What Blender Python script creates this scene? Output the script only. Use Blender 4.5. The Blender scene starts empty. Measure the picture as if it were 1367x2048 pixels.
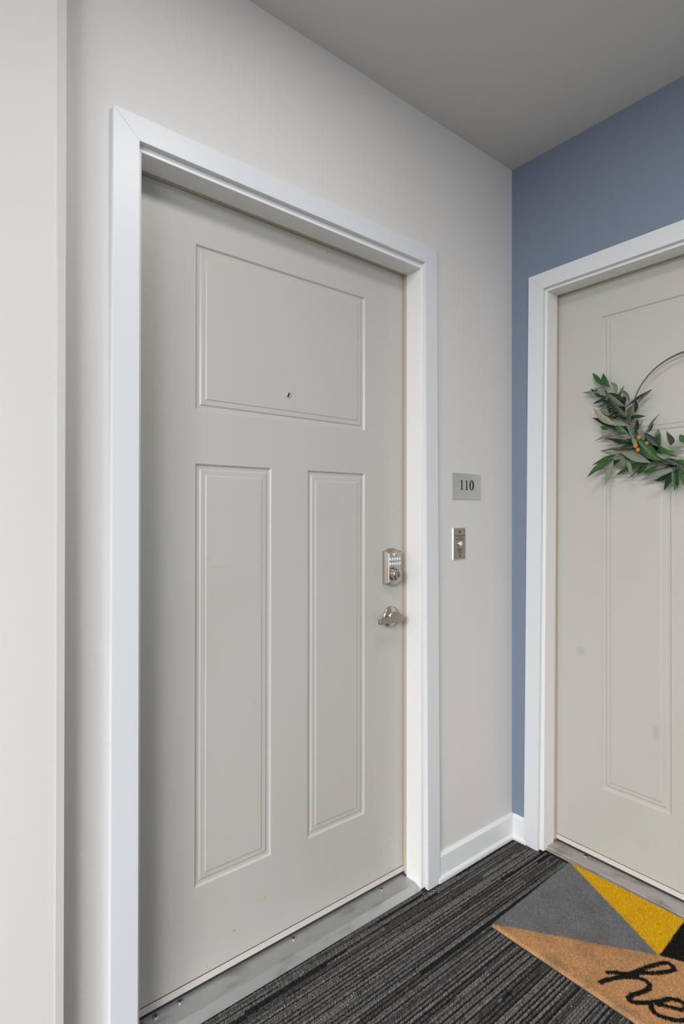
import bpy, bmesh, math, random
import numpy as np
from mathutils import Vector, Matrix
random.seed(11); rng = np.random.default_rng(7)
SC = bpy.context.scene
COL = SC.collection

# ------------------------------------------------------------------ camera
cam_d = bpy.data.cameras.new('camera'); cam = bpy.data.objects.new('camera', cam_d); COL.objects.link(cam)
cam_d.sensor_fit = 'VERTICAL'; cam_d.sensor_height = 36.0; cam_d.lens = 1120.18 / 2048 * 36.0
cam_d.clip_start = 0.02
YAW, PITCH, ROLL = 0.8958, 0.0038, 0.0013
_f = Vector((math.cos(YAW), math.sin(YAW), 0)); _r = Vector((math.sin(YAW), -math.cos(YAW), 0)); _u = Vector((0, 0, 1))
_f, _u = math.cos(PITCH) * _f + math.sin(PITCH) * _u, math.cos(PITCH) * _u - math.sin(PITCH) * _f
_r, _u = math.cos(ROLL) * _r + math.sin(ROLL) * _u, math.cos(ROLL) * _u - math.sin(ROLL) * _r
cam.matrix_world = Matrix(((_r.x, _u.x, -_f.x, -1.884), (_r.y, _u.y, -_f.y, -1.2933), (_r.z, _u.z, -_f.z, 1.2491), (0, 0, 0, 1)))
SC.camera = cam

# ------------------------------------------------------------------ world, lights, exposure
world = bpy.data.worlds.new('daylight'); SC.world = world; world.use_nodes = True
bg = world.node_tree.nodes['Background']
bg.inputs['Color'].default_value = (0.96, 0.98, 1.0, 1); bg.inputs['Strength'].default_value = 0.58

def area_light(name, loc, target, sx, sy, power, color):
    d = bpy.data.lights.new(name, 'AREA'); d.shape = 'RECTANGLE'; d.size = sx; d.size_y = sy
    d.energy = power; d.color = color
    o = bpy.data.objects.new(name, d); COL.objects.link(o); o.location = loc
    o.rotation_euler = (Vector(target) - Vector(loc)).to_track_quat('-Z', 'Y').to_euler()
    return o
area_light('corridor_ceiling_light', (-4.6, -3.4, 2.57), (-4.6, -3.4, 0), 1.2, 1.2, 225, (1.0, 0.995, 0.99))
area_light('far_corridor_light', (-5.2, -2.2, 2.57), (-5.2, -2.2, 0), 1.2, 1.2, 320, (1.0, 0.995, 0.99))
area_light('alcove_ceiling_light', (-1.2, -0.9, 2.585), (-1.2, -0.9, 0), 0.4, 0.4, 8.8, (1.0, 0.99, 0.98))
area_light('corridor_fill_light', (-5.5, -4.6, 1.6), (-0.5, -0.3, 1.2), 2.2, 2.2, 60, (0.98, 0.99, 1.0))  # unseen fill panel, added to brighten the upper corner walls and ceiling
SC.view_settings.view_transform = 'Standard'; SC.view_settings.look = 'None'
SC.view_settings.exposure = 0.0; SC.view_settings.gamma = 1.0; SC.view_settings.use_curve_mapping = False

# ------------------------------------------------------------------ material helpers
def mat(name, base, rough=0.5, metal=0.0, spec=0.5, coat=0.0):
    m = bpy.data.materials.new(name); m.use_nodes = True
    b = m.node_tree.nodes['Principled BSDF']
    b.inputs['Base Color'].default_value = (*base, 1); b.inputs['Roughness'].default_value = rough
    b.inputs['Metallic'].default_value = metal; b.inputs['Specular IOR Level'].default_value = spec
    b.inputs['Coat Weight'].default_value = coat
    m['_'] = 0
    return m
def N(m, typ, **kw):
    n = m.node_tree.nodes.new(typ)
    for k, v in kw.items():
        if k in n.inputs: n.inputs[k].default_value = v
        else: setattr(n, k, v)
    return n
def LK(m, a, ao, b, bi): m.node_tree.links.new(a.outputs[ao], b.inputs[bi])
def BS(m): return m.node_tree.nodes['Principled BSDF']
def coords(m, scale=(1, 1, 1)):
    tc = N(m, 'ShaderNodeTexCoord'); mp = N(m, 'ShaderNodeMapping'); mp.inputs['Scale'].default_value = scale
    g = N(m, 'ShaderNodeNewGeometry')
    LK(m, g, 'Position', mp, 'Vector'); m.node_tree.nodes.remove(tc)
    return mp
def bump(m, scale, strength, dist=0.001, detail=3, aniso=(1, 1, 1), kind='ShaderNodeTexNoise'):
    c = coords(m, aniso); t = N(m, kind); t.inputs['Scale'].default_value = scale
    if 'Detail' in t.inputs: t.inputs['Detail'].default_value = detail
    b = N(m, 'ShaderNodeBump'); b.inputs['Strength'].default_value = strength; b.inputs['Distance'].default_value = dist
    LK(m, c, 'Vector', t, 'Vector'); LK(m, t, 0, b, 'Height')
    prev = BS(m).inputs['Normal'].links
    if prev: LK(m, prev[0].from_node, 'Normal', b, 'Normal')
    LK(m, b, 'Normal', BS(m), 'Normal')
    return m
def speckle(m, col, scale, lo, hi, amount=1.0, aniso=(1, 1, 1), detail=4, zmax=None, zfade=0.2):
    """mix the base colour towards col where a noise exceeds lo..hi; optionally only below zmax (wear near the floor)"""
    c = coords(m, aniso); t = N(m, 'ShaderNodeTexNoise'); t.inputs['Scale'].default_value = scale; t.inputs['Detail'].default_value = detail
    r = N(m, 'ShaderNodeMapRange'); r.inputs['From Min'].default_value = lo; r.inputs['From Max'].default_value = hi
    r.inputs['To Max'].default_value = amount
    LK(m, c, 'Vector', t, 'Vector'); LK(m, t, 0, r, 'Value')
    fac = r
    if zmax is not None:
        g = N(m, 'ShaderNodeNewGeometry'); s = N(m, 'ShaderNodeSeparateXYZ'); LK(m, g, 'Position', s, 'Vector')
        z = N(m, 'ShaderNodeMapRange'); z.inputs['From Min'].default_value = zmax; z.inputs['From Max'].default_value = zmax - zfade
        LK(m, s, 'Z', z, 'Value')
        mu = N(m, 'ShaderNodeMath', operation='MULTIPLY'); LK(m, r, 0, mu, 0); LK(m, z, 0, mu, 1); fac = mu
    mx = N(m, 'ShaderNodeMix', data_type='RGBA')
    bi = BS(m).inputs['Base Color']
    if bi.links: m.node_tree.links.new(bi.links[0].from_socket, mx.inputs[6])
    else: mx.inputs[6].default_value = bi.default_value
    mx.inputs[7].default_value = (*col, 1)
    LK(m, fac, 0, mx, 0); m.node_tree.links.new(mx.outputs[2], bi)
    return m
def attr_colour(m, name='tint'):
    a = N(m, 'ShaderNodeAttribute'); a.attribute_name = name; LK(m, a, 'Color', BS(m), 'Base Color'); return m

# ------------------------------------------------------------------ mesh helpers
class MB:
    def __init__(s): s.v = []; s.f = []; s.sm = []
    def add(s, vs, fs, smooth=False):
        o = len(s.v); s.v += [tuple(v) for v in vs]; s.f += [tuple(i + o for i in f) for f in fs]; s.sm += [smooth] * len(fs); return s
    def box(s, a, b):
        (x0, y0, z0), (x1, y1, z1) = a, b
        x0, x1 = min(x0, x1), max(x0, x1); y0, y1 = min(y0, y1), max(y0, y1); z0, z1 = min(z0, z1), max(z0, z1)
        vs = [(x0, y0, z0), (x1, y0, z0), (x1, y1, z0), (x0, y1, z0), (x0, y0, z1), (x1, y0, z1), (x1, y1, z1), (x0, y1, z1)]
        return s.add(vs, [(3, 2, 1, 0), (4, 5, 6, 7), (0, 1, 5, 4), (1, 2, 6, 5), (2, 3, 7, 6), (3, 0, 4, 7)])
    def prism(s, base, off, smooth=False):
        """polygon (3D points) extruded by vector off, capped"""
        n = len(base); top = [tuple(Vector(p) + Vector(off)) for p in base]
        s.add(list(base) + top, [tuple(range(n))[::-1], tuple(range(n, 2 * n))])
        o = len(s.v) - 2 * n
        for i in range(n):
            j = (i + 1) % n; s.f.append((o + i, o + j, o + n + j, o + n + i)); s.sm.append(smooth)
        return s
    def lathe(s, prof, c, axis, seg=32, smooth=True):
        """prof: (r, h) list turned round axis from point c"""
        ax = Vector(axis).normalized(); a = ax.orthogonal().normalized(); b = ax.cross(a); c = Vector(c)
        vs = []; fs = []
        for r, h in prof:
            for k in range(seg):
                t = 2 * math.pi * k / seg; vs.append(c + ax * h + (a * math.cos(t) + b * math.sin(t)) * r)
        for i in range(len(prof) - 1):
            for k in range(seg):
                k2 = (k + 1) % seg; fs.append((i * seg + k, i * seg + k2, (i + 1) * seg + k2, (i + 1) * seg + k))
        fs.append(tuple(range(seg))[::-1]); fs.append(tuple((len(prof) - 1) * seg + k for k in range(seg)))
        return s.add(vs, fs, smooth)
    def tube(s, pts, r, seg=10, closed=False):
        pts = [Vector(p) for p in pts]; n = len(pts); vs = []; fs = []
        rs = r if isinstance(r, (list, tuple)) else [r] * n
        for i, p in enumerate(pts):
            d = (pts[(i + 1) % n] - pts[i - 1]) if closed else (pts[min(i + 1, n - 1)] - pts[max(i - 1, 0)])
            d.normalize(); up = Vector((1, 0, 0)) if abs(d.x) < 0.9 else Vector((0, 0, 1))
            a = d.cross(up).normalized(); b = d.cross(a)
            for k in range(seg):
                t = 2 * math.pi * k / seg; vs.append(p + (a * math.cos(t) + b * math.sin(t)) * rs[i])
        m = n if closed else n - 1
        for i in range(m):
            for k in range(seg):
                j = (i + 1) % n; k2 = (k + 1) % seg; fs.append((i * seg + k, i * seg + k2, j * seg + k2, j * seg + k))
        if not closed: fs += [tuple(range(seg))[::-1], tuple((n - 1) * seg + k for k in range(seg))]
        return s.add(vs, fs, True)
    def ball(s, c, r, seg=14, rings=9, sc=(1, 1, 1)):
        c = Vector(c); vs = [c + Vector((0, 0, r * sc[2]))]; fs = []
        for i in range(1, rings):
            p = math.pi * i / rings
            for k in range(seg):
                t = 2 * math.pi * k / seg
                vs.append(c + Vector((r * sc[0] * math.sin(p) * math.cos(t), r * sc[1] * math.sin(p) * math.sin(t), r * sc[2] * math.cos(p))))
        vs.append(c - Vector((0, 0, r * sc[2]))); e = len(vs) - 1
        for k in range(seg):
            k2 = (k + 1) % seg; fs.append((0, 1 + k, 1 + k2)); fs.append((e, 1 + (rings - 2) * seg + k2, 1 + (rings - 2) * seg + k))
            for i in range(rings - 2):
                fs.append((1 + i * seg + k, 1 + (i + 1) * seg + k, 1 + (i + 1) * seg + k2, 1 + i * seg + k2))
        return s.add(vs, fs, True)
    def mesh(s, name, m, off=(0, 0, 0)):
        me = bpy.data.meshes.new(name)
        me.from_pydata([(v[0] - off[0], v[1] - off[1], v[2] - off[2]) for v in s.v], [], s.f)
        me.polygons.foreach_set('use_smooth', s.sm)
        bm = bmesh.new(); bm.from_mesh(me); bmesh.ops.recalc_face_normals(bm, faces=bm.faces); bm.to_mesh(me); bm.free()
        if m: me.materials.append(m)
        return me
    def build(s, name, m, parent=None, bevel=0, seg=2, fix=True):
        W = world_loc(parent) if parent else Vector((0, 0, 0))
        o = bpy.data.objects.new(name, s.mesh(name, m, W)); COL.objects.link(o)
        if parent: o.parent = parent
        if bevel:
            b = o.modifiers.new('bevel', 'BEVEL'); b.width = bevel; b.segments = seg; b.limit_method = 'ANGLE'; b.angle_limit = math.radians(40)
            b.harden_normals = False
        return o
def world_loc(o):
    p = Vector((0, 0, 0))
    while o is not None: p += Vector(o.location); o = o.parent
    return p
def tag(o, label=None, cat=None, group=None, kind=None):
    if label: o['label'] = label
    if cat: o['category'] = cat
    if group: o['group'] = group
    if kind: o['kind'] = kind
    return o
def empty(name, loc, *a, **k):
    o = bpy.data.objects.new(name, None); COL.objects.link(o); o.location = loc; o.empty_display_size = 0.1
    return tag(o, *a, **k)
def raw_mesh(name, verts, faces_flat, loop_n, m, tint=None):
    """fast numpy mesh: all faces have loop_n corners"""
    me = bpy.data.meshes.new(name); nf = len(faces_flat) // loop_n
    me.vertices.add(len(verts)); me.vertices.foreach_set('co', verts.astype(np.float32).ravel())
    me.loops.add(len(faces_flat)); me.loops.foreach_set('vertex_index', faces_flat.astype(np.int32))
    me.polygons.add(nf); me.polygons.foreach_set('loop_start', np.arange(0, nf * loop_n, loop_n, dtype=np.int32))
    me.update(calc_edges=True); me.validate()
    if tint is not None:
        a = me.color_attributes.new('tint', 'FLOAT_COLOR', 'POINT')
        a.data.foreach_set('color', np.c_[tint, np.ones(len(tint))].astype(np.float32).ravel())
    me.materials.append(m)
    return me

# ------------------------------------------------------------------ materials
DP_ = 0.0852
M_wall = mat('warm_grey_wall_paint', (0.70, 0.683, 0.672), 0.55, spec=0.3)
bump(M_wall, 260, 0.12, 0.0006, 2); bump(M_wall, 9, 0.08, 0.004, 2)
M_blue = mat('slate_blue_wall_paint', (0.205, 0.250, 0.330), 0.5, spec=0.35)
bump(M_blue, 260, 0.15, 0.0006, 2); bump(M_blue, 9, 0.08, 0.004, 2)
M_ceil = mat('ceiling_paint', (0.71, 0.69, 0.66), 0.7, spec=0.2); bump(M_ceil, 180, 0.12, 0.0006, 2)
M_trim = mat('cool_white_casing_paint', (0.720, 0.740, 0.765), 0.38, spec=0.45); bump(M_trim, 60, 0.08, 0.0006, 3, (6, 6, 1))
speckle(M_trim, (0.45, 0.42, 0.38), 55, 0.70, 0.74, 0.6, detail=6, zmax=0.32, zfade=0.25)
M_jamb = mat('white_jamb_paint', (0.83, 0.831, 0.824), 0.38, spec=0.45); bump(M_jamb, 60, 0.08, 0.0006, 3, (6, 6, 1))
speckle(M_jamb, (0.42, 0.38, 0.33), 75, 0.70, 0.74, 0.6, detail=6, zmax=0.36, zfade=0.3)
M_base = mat('white_baseboard_paint', (0.77, 0.785, 0.80), 0.4, spec=0.45)
speckle(M_base, (0.30, 0.27, 0.24), 120, 0.62, 0.72, 0.55, detail=6, zmax=0.035, zfade=0.03)
M_bead = mat('cream_bead_paint', (0.60, 0.572, 0.540), 0.6); bump(M_bead, 90, 0.3, 0.0012, 4)
M_door = mat('greige_door_enamel', (0.528, 0.520, 0.477), 0.36, spec=0.45)
bump(M_door, 14, 0.05, 0.003, 2); bump(M_door, 420, 0.05, 0.0004, 1)
speckle(M_door, (0.33, 0.22, 0.11), 75, 0.735, 0.765, 0.75, detail=2, zmax=0.30, zfade=0.2)
speckle(M_door, (0.78, 0.78, 0.76), 26, 0.70, 0.72, 0.5, aniso=(1, 1, 7), detail=5, zmax=0.32, zfade=0.2)
speckle(M_door, (0.44, 0.42, 0.37), 3.0, 0.55, 0.8, 0.25, detail=3)
def stain(m, c, r, col, amount):
    g = N(m, 'ShaderNodeNewGeometry'); sb = N(m, 'ShaderNodeVectorMath', operation='SUBTRACT'); sb.inputs[1].default_value = c
    dv = N(m, 'ShaderNodeVectorMath', operation='DIVIDE'); dv.inputs[1].default_value = r
    ln = N(m, 'ShaderNodeVectorMath', operation='LENGTH'); LK(m, g, 'Position', sb, 0); LK(m, sb, 0, dv, 0); LK(m, dv, 0, ln, 0)
    mr = N(m, 'ShaderNodeMapRange', interpolation_type='SMOOTHSTEP'); mr.inputs['From Min'].default_value = 1.0; mr.inputs['From Max'].default_value = 0.2; mr.inputs['To Max'].default_value = amount
    LK(m, ln, 'Value', mr, 'Value'); mx = N(m, 'ShaderNodeMix', data_type='RGBA'); m.node_tree.links.new(BS(m).inputs['Base Color'].links[0].from_socket, mx.inputs[6])
    mx.inputs[7].default_value = (*col, 1); LK(m, mr, 0, mx, 0); m.node_tree.links.new(mx.outputs[2], BS(m).inputs['Base Color'])
stain(M_door, (DP_, -0.235, 0.748), (0.05, 0.022, 0.022), (0.34, 0.33, 0.33), 0.45)
stain(M_door, (DP_, -0.492, 0.528), (0.05, 0.016, 0.030), (0.36, 0.35, 0.38), 0.40)
stain(M_door, (-1.205, DP_, 1.107), (0.045, 0.05, 0.006), (0.50, 0.40, 0.22), 0.30)
stain(M_door, (-1.235, DP_, 1.130), (0.010, 0.05, 0.014), (0.50, 0.40, 0.22), 0.25)
stain(M_door, (-1.0750, DP_, 0.2780), (0.020, 0.05, 0.006), (0.58, 0.45, 0.30), 0.5)
M_gasket = mat('tan_weatherstrip', (0.52, 0.42, 0.32), 0.6)
M_sweep = mat('beige_sweep_vinyl', (0.66, 0.61, 0.57), 0.5)
speckle(M_sweep, (0.25, 0.13, 0.05), 60, 0.68, 0.72, 0.7, detail=3)
M_rubber = mat('dark_rubber', (0.03, 0.028, 0.026), 0.7)
M_nickel = mat('satin_nickel', (0.52, 0.475, 0.43), 0.30, metal=1.0); bump(M_nickel, 300, 0.04, 0.0003, 2, (1, 1, 8))
M_nickel_face = mat('brushed_nickel_face', (0.42, 0.385, 0.345), 0.42, metal=1.0); bump(M_nickel_face, 250, 0.06, 0.0003, 2, (1, 1, 9))
M_chrome = mat('polished_chrome', (0.72, 0.72, 0.72), 0.12, metal=1.0)
M_key = mat('pale_blue_keys', (0.62, 0.72, 0.76), 0.35)
M_lens = mat('pale_status_lens', (0.66, 0.68, 0.68), 0.25)
M_black = mat('black_enamel', (0.012, 0.012, 0.013), 0.45)
M_darkhole = mat('dark_slot', (0.02, 0.016, 0.012), 0.7)
M_keyway = mat('blue_grey_keyway', (0.30, 0.31, 0.33), 0.4, metal=0.8)
M_steel = mat('brushed_steel_plaque', (0.60, 0.615, 0.595), 0.36, metal=0.6); bump(M_steel, 120, 0.08, 0.0004, 3, (1, 1, 12))
M_bellplate = mat('bronzed_steel_plate', (0.36, 0.315, 0.27), 0.42, metal=0.6); bump(M_bellplate, 200, 0.06, 0.0003, 2, (1, 1, 8))
M_belledge = mat('bright_steel_edge', (0.85, 0.85, 0.84), 0.25, metal=1.0)
M_button = mat('white_bell_button', (0.80, 0.82, 0.88), 0.3)
M_alu = mat('mill_aluminium', (0.56, 0.565, 0.57), 0.42, metal=0.9)
bump(M_alu, 130, 0.10, 0.0005, 3, (1, 6, 1))
speckle(M_alu, (0.20, 0.175, 0.145), 9, 0.55, 0.75, 0.55, aniso=(1, 2.5, 1), detail=6)
M_alu2 = mat('worn_aluminium', (0.50, 0.47, 0.45), 0.48, metal=0.8)
speckle(M_alu2, (0.22, 0.18, 0.15), 14, 0.5, 0.72, 0.6, aniso=(2.5, 1, 1), detail=6)
M_screw = mat('screw_steel', (0.55, 0.55, 0.56), 0.3, metal=1.0)
M_carpet = attr_colour(mat('loop_pile_yarn', (0.1, 0.1, 0.1), 0.95, spec=0.1))
M_backing = mat('carpet_backing', (0.012, 0.012, 0.012), 1.0, spec=0.05)
speckle(M_backing, (0.075, 0.072, 0.068), 14, 0.4, 0.6, 1.0, aniso=(0.6, 9, 1), detail=3)
M_coir = attr_colour(mat('coir_fibre', (0.4, 0.25, 0.12), 0.9, spec=0.15))
M_matback = mat('vinyl_mat_backing', (0.05, 0.04, 0.03), 0.8)
M_hoop = mat('antique_brass_hoop', (0.22, 0.145, 0.09), 0.35, metal=0.9)
M_stem = mat('olive_twig_bark', (0.20, 0.17, 0.10), 0.8)
M_olive = mat('black_olive_skin', (0.010, 0.008, 0.012), 0.22, coat=0.3)
M_amber = mat('amber_berry_skin', (0.50, 0.20, 0.008), 0.35)
M_lint = mat('white_lint', (0.7, 0.68, 0.65), 0.9)

H = 2.5936            # ceiling height
T = 0.0152            # casing thickness
DP = 0.0852           # depth of the door leaf faces behind the wall faces

# ------------------------------------------------------------------ setting: shell
X0, Y0 = -7.0, -5.2   # how far the corridor is built
def wall_with_opening(name, axis, a, b, o0, o1, oz, thick, m, label):
    """axis 'x': wall in the plane y=0 from x=a to b; axis 'y': plane x=0 from y=a to b; opening o0..o1 up to oz"""
    mb = MB()
    def bx(p0, p1, z0, z1):
        if axis == 'x': mb.box((p0, 0, z0), (p1, thick, z1))
        else: mb.box((0, p0, z0), (thick, p1, z1))
    bx(a, o0, 0, H); bx(o1, b, 0, H); bx(o0, o1, oz, H)
    return tag(mb.build(name, m), label, 'wall', kind='structure')
wall_with_opening('wall_left', 'x', X0, 0.0, -1.46, -0.49, 2.10, 0.13, M_wall, 'warm grey painted wall around the door numbered 110')
wall_with_opening('wall_right', 'y', Y0, 0.13, -1.13, -0.100, 2.095, 0.13, M_blue, 'slate blue accent wall around the wreathed door')
tag(MB().box((X0, -0.0485, 0), (-1.6195, 0.0, H)).build('wall_front', M_wall), 'pale wall standing proud at the left edge of the picture', 'wall', kind='structure')
bead = MB()
bead.prism([(-1.6268, -0.0505, 0), (-1.6108, -0.0505, 0), (-1.6108, -0.0005, 0), (-1.6195, -0.0005, 0), (-1.6195, -0.0487, 0), (-1.6268, -0.0487, 0)], (0, 0, H))
tag(bead.build('trim_1', M_bead, bevel=0.0005), 'cream corner bead strip down the edge of the pale left wall', 'trim', kind='structure')
tag(MB().box((X0, Y0, H), (0.13, 0.13, H + 0.1)).build('ceiling', M_ceil), 'plain grey painted ceiling', 'ceiling', kind='structure')
floor = tag(MB().box((X0, Y0, -0.05), (0.3, 0.3, -0.0055)).build('floor', M_backing), 'charcoal striped loop pile carpet floor', 'floor', kind='structure')

# carpet loops: one tent of yarn per tuft, rows along x
px0, px1, py0, py1 = -1.66, 0.006, -0.98, 0.004
rows = []; y = py1
while y > py0:                                      # broad light rows, often parted by one narrow dark row
    w = random.choice((0.0062, 0.0068, 0.0074, 0.0082)); rows.append((y - w / 2, w, False)); y -= w
    if random.random() < 0.62: rows.append((y - 0.0022, 0.0044, True)); y -= 0.0044
LV, LT = [], []
shade = [np.array(c) for c in ((0.120, 0.113, 0.103), (0.152, 0.144, 0.133), (0.020, 0.020, 0.023), (0.068, 0.064, 0.060), (0.112, 0.113, 0.113))]
step = 0.0036
nx = int((px1 - px0) / step)
prev = None
for ri, (yc, w, thin) in enumerate(rows):
    seq = np.empty(nx, int); i = 0
    while i < nx:
        run = random.choice((30, 60, 90, 130, 200, 320)); c = random.choices((0, 1, 2, 3, 4), (0.4, 0, 5, 1.6, 0) if thin else (5, 3.6, 1.3, 3.2, 1.2))[0]
        seq[i:i + run] = c; i += run
    if prev is not None and not thin and random.random() < 0.3:                 # neighbouring rows often carry the same run
        k = random.randint(0, nx - 40); L = random.choice((40, 70, 110)); seq[k:k + L] = prev[k:k + L]
    if not thin: prev = seq
    xs = px0 + (np.arange(nx) + 0.5) * step + rng.normal(0, 0.0005, nx)
    hh = np.where(seq == 2, 0.0038, 0.0060) + rng.normal(0, 0.0005, nx)
    hw = w * np.where(seq == 2, 0.36, random.choice((0.36, 0.40, 0.46))) + rng.normal(0, 0.00025, nx); hl = step * 0.5 + rng.normal(0, 0.0002, nx)
    yy = yc + rng.normal(0, 0.0004, nx); zb = -0.0057
    z = np.full(nx, zb)
    q = np.stack([np.c_[xs - hl, yy - hw, z], np.c_[xs + hl, yy - hw, z], np.c_[xs + hl, yy + hw, z], np.c_[xs - hl, yy + hw, z],
                  np.c_[xs - hl * .55, yy - hw * .45, z + hh], np.c_[xs + hl * .75, yy - hw * .4, z + hh * .93],
                  np.c_[xs + hl * .75, yy + hw * .4, z + hh * .93], np.c_[xs - hl * .55, yy + hw * .45, z + hh]], 1)
    LV.append(q.reshape(-1, 3))
    col = np.array(shade)[seq] * (1 + rng.normal(0, 0.22, nx))[:, None] * (1 + rng.normal(0, 0.02, (nx, 3)))
    LT.append(np.repeat(np.clip(col, 0.008, 1), 8, 0))
LV = np.concatenate(LV); LT = np.concatenate(LT); nl = len(LV) // 8
keep = np.ones(nl, bool); cx = LV[4::8, 0]; cy = LV[4::8, 1]
keep &= ~((cx > -0.512) & (cx < 0) & (cy > -0.014) & (cx > -0.43))
keep &= ~((cy > -0.003 - 0.02) & (cx > -0.51) & (cx < -0.43) & (cy > -0.016))
keep &= ~((cx > -0.014) & (cy > -0.14)) | (cx < -0.015)
keep &= ~((cx < -1.44) & (cy > -0.016))
idx = np.where(keep)[0]
LV = LV.reshape(nl, 8, 3)[idx].reshape(-1, 3); LT = LT.reshape(nl, 8, 3)[idx].reshape(-1, 3); nl = len(idx)
quad = np.array([4, 5, 6, 7, 0, 1, 5, 4, 1, 2, 6, 5, 2, 3, 7, 6, 3, 0, 4, 7])
FF = (np.arange(nl)[:, None] * 8 + quad[None]).ravel()
pile = bpy.data.objects.new('carpet_pile', raw_mesh('carpet_pile', LV, FF, 4, M_carpet, LT)); COL.objects.link(pile); pile.parent = floor
tag(pile, kind='stuff')

# crumbs and lint trodden into the pile
lint = MB()
for i in range(70):
    if i < 26: x, y = -0.50 + random.gauss(0, 0.03), -0.028 + random.gauss(0, 0.012)
    else: x, y = random.uniform(-1.25, -0.02), random.uniform(-0.75, -0.03)
    if y > -0.02: continue
    r = random.uniform(0.0006, 0.0014); lint.ball((x, y, 0.0009), r, 5, 3, (1.3, 1, 0.7))
tag(lint.build('carpet_lint', M_lint, floor), kind='stuff')

# baseboards: board with a small shoe moulding at its foot
def baseboard(name, axis, a, b, label):
    prof = [(0, 0), (-0.0185, 0), (-0.0185, 0.012), (-0.015, 0.0185), (-0.0115, 0.0195), (-0.0115, 0.0850), (-0.004, 0.0950), (0, 0.0950)]
    if axis == 'x': base = [(a, p, z) for p, z in prof]; off = (b - a, 0, 0)
    else: base = [(p, a, z) for p, z in prof]; off = (0, b - a, 0)
    base = [(x, y, z - 0.004) for x, y, z in base]
    return tag(MB().prism(base, off).build(name, M_base, bevel=0.0008), label, 'baseboard', kind='structure')
baseboard('baseboard_left', 'x', -0.437, 0.0, 'white baseboard under the numbered sign')
baseboard('baseboard_right', 'y', -0.072, -0.0115, 'short white baseboard stub under the blue wall strip')
baseboard('baseboard_far_right', 'y', Y0, -1.20, 'white baseboard past the wreathed door')
baseboard('baseboard_far_left', 'x', -1.6108, -1.511, 'white baseboard stub beside the proud left wall')

# ------------------------------------------------------------------ doors
def door_leaf(P3, u0, u1, z0, z1, panels, name, parent):
    """P3(u, depth, z) -> world. Leaf with embossed panels; depth 0 is the face, positive goes into the leaf."""
    mb = MB()
    us = sorted({u0, u1, *[p[0] for p in panels], *[p[1] for p in panels]}); zs = sorted({z0, z1, *[p[2] for p in panels], *[p[3] for p in panels]})
    inside = lambda u, z: any(p[0] < u < p[1] and p[2] < z < p[3] for p in panels)
    for i in range(len(us) - 1):
        for j in range(len(zs) - 1):
            if inside((us[i] + us[i + 1]) / 2, (zs[j] + zs[j + 1]) / 2): continue
            mb.add([P3(us[i], 0, zs[j]), P3(us[i + 1], 0, zs[j]), P3(us[i + 1], 0, zs[j + 1]), P3(us[i], 0, zs[j + 1])], [(0, 1, 2, 3)])
    steps = [(0, 0), (0.0006, 0.0006), (0.0045, 0.0050), (0.0130, 0.0056), (0.0170, 0.0026), (0.0290, 0.0026), (0.0318, 0.0008), (0.0326, 0.0006)]
    for a, b, c, d in panels:
        ring = [[P3(a + s, h, c + s), P3(b - s, h, c + s), P3(b - s, h, d - s), P3(a + s, h, d - s)] for s, h in steps]
        for r0, r1 in zip(ring, ring[1:]):
            for k in range(4): mb.add([r0[k], r0[(k + 1) % 4], r1[(k + 1) % 4], r1[k]], [(0, 1, 2, 3)])
        mb.add(ring[-1], [(0, 1, 2, 3)])
    th = 0.044
    c = [P3(u0, 0, z0), P3(u1, 0, z0), P3(u1, 0, z1), P3(u0, 0, z1), P3(u0, th, z0), P3(u1, th, z0), P3(u1, th, z1), P3(u0, th, z1)]
    mb.add(c, [(7, 6, 5, 4), (0, 1, 5, 4), (1, 2, 6, 5), (2, 3, 7, 6), (3, 0, 4, 7)])
    o = mb.build(name, M_door, parent); return o
def board(P3, poly, d0, d1, name, m, parent, bevel=0.0009):
    """flat board: polygon in (u, z), from depth d0 to d1"""
    b = [P3(u, d0, z) for u, z in poly]; e = Vector(P3(0, d1, 0)) - Vector(P3(0, d0, 0))
    return MB().prism(b, e).build(name, m, parent, bevel=bevel)

def P1(u, d, z): return (u, d, z)               # door in the left wall: u = x, depth = +y
def P2(u, d, z): return (d, u, z)               # door in the right wall: u = y, depth = +x

# ---- door 110
d1 = empty('door_1', (-0.97, 0.0, 0.0), 'greige panel door numbered 110 with keypad lock in white casing', 'door', kind='structure')
board(P1, [(-1.5100, -0.004), (-1.4490, -0.004), (-1.4500, 2.0967), (-1.5085, 2.1540)], -T, 0, 'casing', M_trim, d1)
board(P1, [(-0.4914, -0.004), (-0.4319, -0.004), (-0.4505, 2.1430), (-0.5076, 2.0868)], -T, 0, 'casing', M_trim, d1)
board(P1, [(-1.4500, 2.0967), (-0.5076, 2.0868), (-0.4505, 2.1430), (-1.5085, 2.1540)], -T, 0, 'casing', M_trim, d1)
board(P1, [(-1.4600, 0.0), (-1.4405, 0.0), (-1.4405, 2.0818), (-1.4600, 2.0818)], 0, 0.068, 'jamb', M_jamb, d1, 0.0015)
board(P1, [(-0.5110, 0.0), (-0.4900, 0.0), (-0.4900, 2.0705), (-0.5125, 2.0705)], 0, 0.068, 'jamb', M_jamb, d1, 0.0015)
board(P1, [(-1.4600, 2.0818), (-0.4900, 2.0698), (-0.4900, 2.1000), (-1.4600, 2.1000)], 0, 0.068, 'jamb', M_jamb, d1, 0.0015)
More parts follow.
